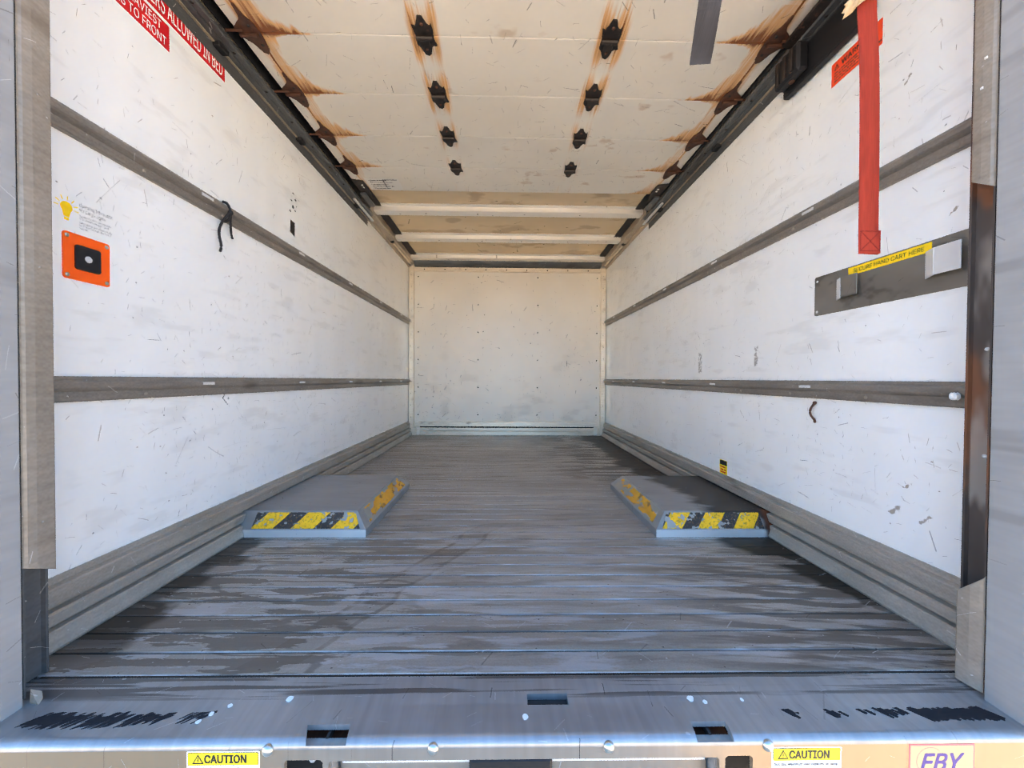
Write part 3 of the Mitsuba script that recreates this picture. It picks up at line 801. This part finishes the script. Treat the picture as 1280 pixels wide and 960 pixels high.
def strokes(x0, x1, y0, y1, lean, dens):
    out = []
    x = x0
    while x < x1:
        f = (x - x0) / (x1 - x0)
        if rng.random() < dens(f):
            a, b_ = y0 + (y1 - y0) * rng.random() * 0.3, y1 - (y1 - y0) * rng.random() * 0.3
            if dens(f) < 0.8:
                a, b_ = y0 + (y1 - y0) * rng.random() * 0.5, y1 - (y1 - y0) * rng.random() * 0.4
            w = 0.0025 + 0.003 * rng.random()
            dx = lean * (b_ - a)
            xs = x + lean * (a - y0)
            out.append(Polygon([(xs, a), (xs + w, a + 0.002), (xs + dx + w * 1.5, b_), (xs + dx, b_ - 0.001)]))
        x += 0.0022
    return unary_union(out).buffer(0.0003)


k = thing('grip_tape', 'torn remains of black grip tape at the left end of the rear sill', 'grip tape')
add('tape', flat(strokes(-0.79, -0.575, 0.606, 0.638, 0.9, lambda f: 0.93 - 0.5 * f), 0.0006, frame([0, 0, -0.0051], [1, 0, 0], [0, 1, 0])), 'mat_grip', k)
add('tape', flat(strokes(-0.545, -0.505, 0.612, 0.638, 0.9, lambda f: 0.45), 0.0006, frame([0, 0, -0.0051], [1, 0, 0], [0, 1, 0])), 'mat_grip', k)
k = thing('grip_tape', 'torn remains of black grip tape at the right end of the rear sill', 'grip tape')
add('tape', flat(strokes(0.715, 0.842, 0.606, 0.635, -0.9, lambda f: 0.95), 0.0006, frame([0, 0, -0.0051], [1, 0, 0], [0, 1, 0])), 'mat_grip', k)
for x in (0.49, 0.56, 0.61, 0.65, 0.675):
    add('tape', flat(strokes(x, x + 0.022, 0.613, 0.634, -0.9, lambda f: 0.30), 0.0006, frame([0, 0, -0.0051], [1, 0, 0], [0, 1, 0])), 'mat_grip', k)

# stowed loading ramp below the sill
k = thing('loading_ramp', 'end of the aluminium loading ramp stowed beneath the rear sill', 'ramp')
add('deck', cbox((-0.268, 0.612, -0.150), (0.338, 2.2, -0.062), 0.004), 'mat_sill', k)
add('lip', cbox((-0.262, 0.606, -0.066), (0.332, 0.612, -0.056), 0.002), 'mat_tab', k)
lt = add('latch', cbox((-0.055, 0.592, -0.130), (0.078, 0.640, -0.046), 0.004), 'mat_black', k)
for x in (-0.044, 0.066):
    add('bolt', dome([x, 0.612, -0.046], 0.005, 0.003, 2, 1, 10, 4), 'mat_steel', lt)
k = thing('underbody', 'dark frame under the cargo floor seen below the sill', 'truck frame')
tag(k, kind='structure')
add('cross_member', cbox((-0.98, 0.70, -0.24), (1.0, 0.76, -0.1505), 0.004), 'mat_gap', k)
for x in (-0.277, 0.3455):
    add('bracket', cbox((x - 0.004, 0.596, -0.20), (x + 0.004, 0.70, -0.030)), 'mat_jamb', k)
add('spring_hook', tube(curve([(-0.325, 0.64, -0.09), (-0.305, 0.63, -0.06), (-0.29, 0.66, -0.075)], 12), 0.006), 'mat_tab', k)
add('spring_hook', tube(curve([(0.355, 0.64, -0.06), (0.37, 0.63, -0.055), (0.388, 0.64, -0.08)], 12), 0.006), 'mat_tab', k)


def caution(x, z, label, w):
    k = thing('caution_sticker', label, 'sticker', 'caution stickers on the sill')
    M = FM(x, z)
    add('backing', flat(rrect(0, -0.045, w, 0.022, 0.002), 0.0004, M), 'mat_white', k)
    add('border', flat(rrect(0.002, 0.0005, w - 0.002, 0.0205, 0.002), 0.0006, M), 'mat_ink', k)
    add('yellow_band', flat(rrect(0.0026, 0.0011, w - 0.0026, 0.0199, 0.002), 0.0008, M), 'mat_yellow', k)
    tri = Polygon([(0.0095, 0.0035), (0.0265, 0.0035), (0.018, 0.0178)])
    add('triangle', flat(tri.difference(tri.buffer(-0.0013)), 0.0011, M), 'mat_black', k)
    add('lettering', trimesh.util.concatenate([text('!', 0.0065, M, 0.0171, 0.0062, depth=0.0011), text('CAUTION', 0.0118, M, 0.0275, 0.0046, width=0.0640, depth=0.0011), text('CAUTION', 0.0118, M, 0.0280, 0.0046, width=0.0640, depth=0.0011)]), 'mat_black', k)
    add('small_print', trimesh.util.concatenate([text('500 lbs. Maximum load capacity on ramp', 0.0038, M, 0.004, -0.007, width=w - 0.010, depth=0.0007)]), 'mat_black', k)


caution(-0.489, -0.0405, 'yellow and white caution sticker left of the two on the sill front', 0.112)
caution(0.424, -0.0425, 'yellow and white caution sticker beside the maker badge on the sill front', 0.112)

k = thing('maker_badge', 'cream badge with red border and purple EBY lettering on the sill front', 'badge')
M = FM(0.645, -0.085)
add('border', flat(sbox(0, 0, 0.106, 0.067), 0.0005, M), 'mat_pink', k)
add('backing', flat(sbox(0.0022, 0.0022, 0.1038, 0.0648), 0.0008, M), 'mat_tan_paper', k)
add('lettering', text('EBY', 0.027, M, 0.018, 0.025, width=0.064, depth=0.0012, slant=0.25), 'mat_logo', k)
ring = Point(0.034, 0.040).buffer(0.0225, 24)
ring = ring.difference(Point(0.034, 0.040).buffer(0.0217, 24)).difference(sbox(0.046, 0.0, 0.06, 0.056))
add('ring', flat(ring, 0.0010, M), 'mat_pink', k)

# ------------------------------------------------------------------ wheel wells
for xi, xo, s, nm, hz, end in ((-0.487, -0.9485, -1, 'left', 'mat_hazard_left', -0.885), (0.537, 0.9785, 1, 'right', 'mat_hazard_right', 0.925)):
    k = thing('wheel_well', f'low grey metal wheel housing on the floor by the {nm} wall', 'wheel housing', 'wheel housings')
    add('housing', hull(well_pts(xi, xo, s)), 'mat_well', k)
    # tape on the sloping near face
    y0, h, lip = 1.322, 0.080, 0.027

    def on_slope(x, t, off=0.0006):
        n_ = np.array([0, -(h - lip), 0.042]); n_ = n_ / np.linalg.norm(n_)
        return np.array([x, y0 + 0.042 * t, lip + (h - lip) * t]) + n_ * off
    xa = xi + s * 0.022
    q = []
    for off in (0.0001, 0.0010):
        for x, t in ((xa, 0.06), (end, 0.06), (end, 0.90), (xi + s * 0.05, 0.90)):
            q.append(on_slope(x, t, off))
    tp = add('hazard_tape', hull(q), hz, k)
    tag(tp, 'yellow and black hazard tape on the near slope')
    # worn yellow tape on the slope facing the middle
    q = []
    for off in (0.0001, 0.0010):
        n_ = np.array([-s * (h - lip), 0, 0.045]); n_ = n_ / np.linalg.norm(n_)
        for t, y in ((0.12, y0 + 0.05), (0.12, 1.86), (0.88, 1.83), (0.88, y0 + 0.075)):
            q.append(np.array([xi + s * 0.045 * t, y, lip + (h - lip) * t]) + n_ * off)
    tp = add('worn_tape', hull(q), 'mat_worn_yellow', k)
    tag(tp, 'worn yellow tape on the inner slope')

# ------------------------------------------------------------------ things on the left wall
k = thing('red_sign_sticker', 'long red sticker with white lettering ALLOWED IN BED high on the left wall', 'sticker')
M = LM(0.866, 1.546)
add('backing', flat(sbox(0, 0, 0.433, 0.072), 0.0005, M), 'mat_white', k)
add('red_field', flat(sbox(0.0015, 0.0015, 0.4315, 0.0705), 0.0008, M), 'mat_red_sticker', k)
add('lettering', text('NO PASSENGERS ALLOWED IN BED', 0.048, M, 0.012, 0.012, width=0.409, depth=0.0012, bold=False), 'mat_white', k)
k = thing('red_sign_sticker', 'shorter red two line sticker ending TO FRONT high on the left wall', 'sticker')
M = LM(0.870, 1.467)
add('backing', flat(sbox(0, 0, 0.220, 0.073), 0.0005, M), 'mat_white', k)
add('red_field', flat(sbox(0.0015, 0.0015, 0.2185, 0.0715), 0.0008, M), 'mat_red_sticker', k)
add('lettering', trimesh.util.concatenate([text('LOAD HEAVIEST', 0.0225, M, 0.030, 0.042, width=0.163, depth=0.0012, bold=False), text('ITEMS TO FRONT', 0.0225, M, 0.030, 0.010, width=0.178, depth=0.0012, bold=False)]), 'mat_white', k)

k = thing('light_switch', 'orange plate with black square switch on the left wall', 'switch')
M = LM(0.826, 0.771)
add('plate', flat(rrect(0, 0, 0.095, 0.101, 0.006), 0.003, M), 'mat_orange', k)
b_ = add('switch_cover', flat(rrect(0.021, 0.024, 0.073, 0.078, 0.006), 0.006, M), 'mat_black_plate', k)
bt = add('button', dome([-0.944, 0.8725, 0.822], 0.0075, 0.003, 0, 1, 18, 6), 'mat_gray_button', k)
tag(bt, 'round pale button')
for u, w_ in ((0.007, 0.008), (0.088, 0.008), (0.007, 0.093), (0.088, 0.093)):
    add('screw', dome([-0.947, 0.826 + u, 0.771 + w_], 0.0046, 0.0022, 0, 1, 12, 4), 'mat_steel', k)

k = thing('info_sticker', 'white cargo light information sticker with a yellow bulb above the orange switch', 'sticker')
M = LM(0.807, 0.873)
add('backing', flat(sbox(0, 0, 0.128, 0.084), 0.0004, M), 'mat_wall_left', k)
bx0, by0 = 0.028, 0.047
bulb = Point(bx0, by0 + 0.004).buffer(0.0115, 16).union(Polygon([(bx0 - 0.0085, by0 - 0.004), (bx0 + 0.0085, by0 - 0.004), (bx0 + 0.005, by0 - 0.017), (bx0 - 0.005, by0 - 0.017)])).union(sbox(bx0 - 0.0045, by0 - 0.024, bx0 + 0.0045, by0 - 0.0185))
add('bulb', flat(bulb, 0.0007, M), 'mat_bulb', k)
rays = []
for a in np.radians([-8, 20, 52, 84, 116, 150, 182]):
    rays.append(LineString([(bx0 + 0.0155 * math.cos(a), by0 + 0.004 + 0.0155 * math.sin(a)), (bx0 + 0.023 * math.cos(a), by0 + 0.004 + 0.023 * math.sin(a))]).buffer(0.0009))
add('rays', flat(unary_union(rays), 0.0007, M), 'mat_yellow', k)
tx = [text('Operating Information', 0.0075, M, 0.053, 0.063, width=0.071), text('for Cargo Lights', 0.0075, M, 0.053, 0.052, width=0.054)]
for s_, y_, w_ in (('Push button switch to turn cargo lights', 0.041, 0.067), ('on for a short time, push again to turn off.', 0.035, 0.063), ('Cargo lights will turn off automatically', 0.026, 0.069), ('to conserve the battery when truck is', 0.020, 0.067), ('not in use.', 0.014, 0.017)):
    tx.append(text(s_, 0.0042, M, 0.053, y_, width=w_))
add('lettering', trimesh.util.concatenate(tx), 'mat_black', k)

k = thing('tied_cord', 'black cord knotted around the upper tie rail on the left wall', 'cord')
add('loop', tube(curve([(-0.944, 1.278, 1.075), (-0.920, 1.278, 1.090), (-0.921, 1.277, 1.122), (-0.942, 1.276, 1.140)], 14), 0.0040), 'mat_cord', k)
add('knot', trimesh.creation.icosphere(2, 0.008).apply_translation([-0.918, 1.278, 1.105]), 'mat_cord', k, smooth=True)
add('tail', tube(curve([(-0.918, 1.278, 1.105), (-0.926, 1.256, 1.070), (-0.930, 1.243, 1.030), (-0.932, 1.252, 1.000), (-0.932, 1.250, 0.968)], 24), 0.0040), 'mat_cord', k)
add('tail', tube(curve([(-0.918, 1.278, 1.105), (-0.928, 1.292, 1.075), (-0.934, 1.302, 1.050), (-0.936, 1.312, 1.030)], 20), 0.0034), 'mat_cord', k)

k = thing('tape_patch', 'small black tape patch on the left wall above the upper tie rail', 'tape patch')
add('patch', flat(Polygon([(0, 0.008), (0.002, 0.062), (0.036, 0.058), (0.034, -0.002)]), 0.0008, LM(1.682, 1.190)), 'mat_black', k)
for u, v_, w_ in ((0.012, 0.10, 0.010), (0.03, 0.125, 0.014), (0.05, 0.115, 0.008), (0.02, 0.15, 0.012), (0.055, 0.165, 0.010), (0.06, 0.138, 0.006), (0.035, 0.185, 0.012)):
    pts = [(u + w_ * (0.3 + 0.7 * rng.random()) * math.cos(a), v_ + 0.6 * w_ * (0.3 + 0.7 * rng.random()) * math.sin(a)) for a in np.linspace(0, 6.283, 8)[:-1]]
    add('residue', flat(Polygon(pts).buffer(0), 0.0006, LM(1.672, 1.190)), 'mat_ink', k)
k = thing('clear_patch', 'small pentagon patch with a dark outline below the lower left tie rail', 'patch')
pent = Polygon([(0, 0), (-0.022, 0.022), (-0.012, 0.036), (0.022, 0.034), (0.044, 0.030)])
add('film', flat(pent, 0.0004, LM(1.304, 0.466)), 'mat_white', k)
add('outline', flat(LineString([(0, 0), (-0.022, 0.022), (-0.012, 0.036)]).buffer(0.0009).union(Point(0.004, 0.020).buffer(0.0034).difference(Point(0.004, 0.020).buffer(0.0022))), 0.0007, LM(1.304, 0.466)), 'mat_black', k)

# ------------------------------------------------------------------ things on the right wall
k = thing('warning_sticker', 'orange warning sticker partly hidden behind the red strap', 'sticker')
M = RM(1.140, 1.443)
add('backing', flat(sbox(0, 0, 0.155, 0.068), 0.0004, M), 'mat_warning', k)
tri = Polygon([(0.010, 0.043), (0.026, 0.043), (0.018, 0.060)])
add('triangle', flat(tri.difference(tri.buffer(-0.0017)).union(sbox(0.0172, 0.0475, 0.0188, 0.054)), 0.0008, M), 'mat_black', k)
add('lettering', text('WARNING', 0.0135, M, 0.034, 0.044, width=0.10, depth=0.0008), 'mat_black', k)
ln = []
for i in range(4):
    x = 0.010
    while x < 0.14 - 0.01 * (i % 2):
        w_ = 0.004 + 0.010 * rng.random()
        ln.append(sbox(x, 0.009 + 0.008 * i, x + w_, 0.0122 + 0.008 * i)); x += w_ + 0.0022
add('small_print', flat(unary_union(ln), 0.0008, M), 'mat_ink', k)

k = thing('cart_plate', 'grey steel hand cart tie plate on the right wall by the opening', 'mounting plate')
M = RM(1.185, 0.7625)
add('plate', flat(rrect(0, 0, 0.46, 0.121, 0.005), 0.003, M), 'mat_cart_plate', k)
for u, w_ in ((0.010, 0.107), (0.010, 0.012), (0.44, 0.107), (0.44, 0.012)):
    add('screw', dome([0.977, 1.185 - u, 0.7625 + w_], 0.004, 0.0025, 0, -1, 10, 4), 'mat_tab', k)
# bent tabs standing off the plate, with the cut behind them
for y0_, y1_, z0_, z1_, out, nm in ((1.104, 1.072, 0.797, 0.857, 0.018, 'far'), (0.868, 0.832, 0.797, 0.860, 0.022, 'near')):
    tb = add('tab', hull([(0.977, y0_, z0_), (0.977, y0_, z1_), (0.975, y0_, z0_), (0.975, y0_, z1_), (0.977 - out, y1_ + 0.002, z0_ + 0.001), (0.977 - out, y1_ + 0.002, z1_ - 0.001), (0.979 - out, y1_, z0_ + 0.001), (0.979 - out, y1_, z1_ - 0.001)]), 'mat_tab', k)
    add('tab_lip', cbox((0.977 - out - 0.001, y1_ - 0.050, z0_ + 0.001), (0.979 - out, y1_ + 0.001, z1_ - 0.001), 0.0008), 'mat_tab' if nm == 'near' else 'mat_cart_plate', tb)
k = thing('hand_cart_sticker', 'yellow SECURE HAND CART HERE sticker on the grey plate', 'sticker')
M = RM(1.068, 0.8580, 0.977)
add('backing', flat(sbox(0, 0, 0.212, 0.0225), 0.0004, M), 'mat_yellow', k)
add('lettering', text('SECURE HAND CART HERE', 0.0105, M, 0.016, 0.0058, width=0.18, bold=False, depth=0.0007), 'mat_ink', k)

k = thing('caution_label', 'tiny yellow and black label low on the right wall above the kick plate', 'label')
M = RM(1.705, 0.137)
add('backing', flat(sbox(0, 0, 0.058, 0.062), 0.0004, M), 'mat_yellow', k)
add('header', flat(sbox(0.002, 0.040, 0.056, 0.060), 0.0007, M), 'mat_black', k)
add('lettering', flat(unary_union([sbox(0.006, 0.006, 0.050, 0.011), sbox(0.008, 0.016, 0.030, 0.022), sbox(0.034, 0.016, 0.050, 0.022), sbox(0.006, 0.028, 0.044, 0.034)]), 0.0007, M), 'mat_red_sticker', k)

k = thing('rusty_hook', 'small rusty wire hook below the lower right tie rail', 'hook')
add('wire', tube(curve([(0.976, 1.174, 0.488), (0.968, 1.176, 0.478), (0.966, 1.182, 0.462), (0.968, 1.178, 0.446), (0.972, 1.172, 0.436), (0.976, 1.176, 0.428)], 24), 0.0035), 'mat_rust', k)
add('staple', trimesh.creation.icosphere(2, 0.0055).apply_translation([0.974, 1.174, 0.489]), 'mat_rust', k, smooth=True)
k = thing('white_clip', 'small white plastic clip at the near end of the lower right tie rail', 'clip')
add('clip', cbox((0.940, 0.775, 0.520), (0.957, 0.789, 0.536), 0.004), 'mat_white', k)

# red webbing strap
k = thing('red_strap', 'red webbing strap hanging down in front of the right wall', 'strap')


def ribbon(path, across, thick=0.0022, w=0.05):
    path = np.array(path, float); n = len(path)
    v, f = [], []
    for i in range(n):
        t_ = path[min(i + 1, n - 1)] - path[max(i - 1, 0)]; t_ /= np.linalg.norm(t_)
        a = np.array(across[i] if np.ndim(across) > 1 else across, float); a -= t_ * (a @ t_); a /= np.linalg.norm(a)
        nn = np.cross(t_, a)
        for su, sn in ((-1, -1), (1, -1), (1, 1), (-1, 1)):
            v.append(path[i] + a * su * w / 2 + nn * sn * thick / 2)
    for i in range(n - 1):
        for j in range(4):
            a, b_, c_, d_ = 4 * i + j, 4 * i + (j + 1) % 4, 4 * i + 4 + (j + 1) % 4, 4 * i + 4 + j
            f += [(a, b_, c_), (a, c_, d_)]
    f += [(0, 2, 1), (0, 3, 2), (4 * n - 4, 4 * n - 3, 4 * n - 2), (4 * n - 4, 4 * n - 2, 4 * n - 1)]
    m = trimesh.Trimesh(v, f, process=False); m.fix_normals()
    return m


path = curve([(0.815, 0.842, 0.845), (0.813, 0.842, 1.05), (0.808, 0.843, 1.30), (0.806, 0.846, 1.44), (0.840, 0.86, 1.56), (0.890, 0.98, 1.655)], 40)
add('webbing', ribbon(path, (1, 0.12, 0)), 'mat_red_strap', k)
M = frame([0.815, 0.8395, 0.847], [1, 0, 0], [0, 0, 1])
xs = unary_union([LineString([(-0.022, 0.004), (0.022, 0.048)]).buffer(0.0006), LineString([(-0.022, 0.048), (0.022, 0.004)]).buffer(0.0006),
                  LineString([(-0.022, 0.004), (0.022, 0.004), (0.022, 0.048), (-0.022, 0.048), (-0.022, 0.004)]).buffer(0.0006)])
add('hem', cbox((0.7905, 0.8385, 0.846), (0.8395, 0.8410, 0.898), 0.0005), 'mat_red_strap', k)
add('stitching', flat(xs, 0.0006, frame([0.815, 0.8384, 0.847], [1, 0, 0], [0, 0, 1])), 'mat_thread', k)

# black pull strap of the door
k = thing('pull_strap', 'short black webbing pull strap hanging from the rolled up door', 'strap')
path = curve([(0.4585, 0.905, 1.312), (0.4505, 0.870, 1.345), (0.439, 0.825, 1.385), (0.434, 0.795, 1.45), (0.432, 0.785, 1.56), (0.432, 0.790, 1.669)], 40)
add('webbing', ribbon(path, (1, 0.05, 0)), 'mat_black_strap', k)

# torn tan paper by the strap's top
k = thing('torn_paper', 'torn crumpled tan paper scrap at the top of the red strap', 'paper scrap')
vv, ff = [], []
for i in range(9):
    for j in range(5):
        u, w_ = i / 8, j / 4
        z = 1.372 + 0.055 * u + (w_ - 0.5) * (0.030 - 0.012 * u) + 0.004 * rng.random()
        vv.append((0.738 + 0.075 * u + 0.004 * rng.random(), 0.826 + 0.012 * rng.random() - 0.004 * u, z))
for i in range(8):
    for j in range(4):
        a = i * 5 + j
        ff += [(a, a + 5, a + 6), (a, a + 6, a + 1)]
pm = trimesh.Trimesh(vv, ff, process=False)
back = trimesh.Trimesh(np.array(vv) + [0, 0.0012, 0], np.array(ff)[:, ::-1], process=False)
add('sheet', trimesh.util.concatenate([pm, back]), 'mat_tan_paper', k, smooth=50)
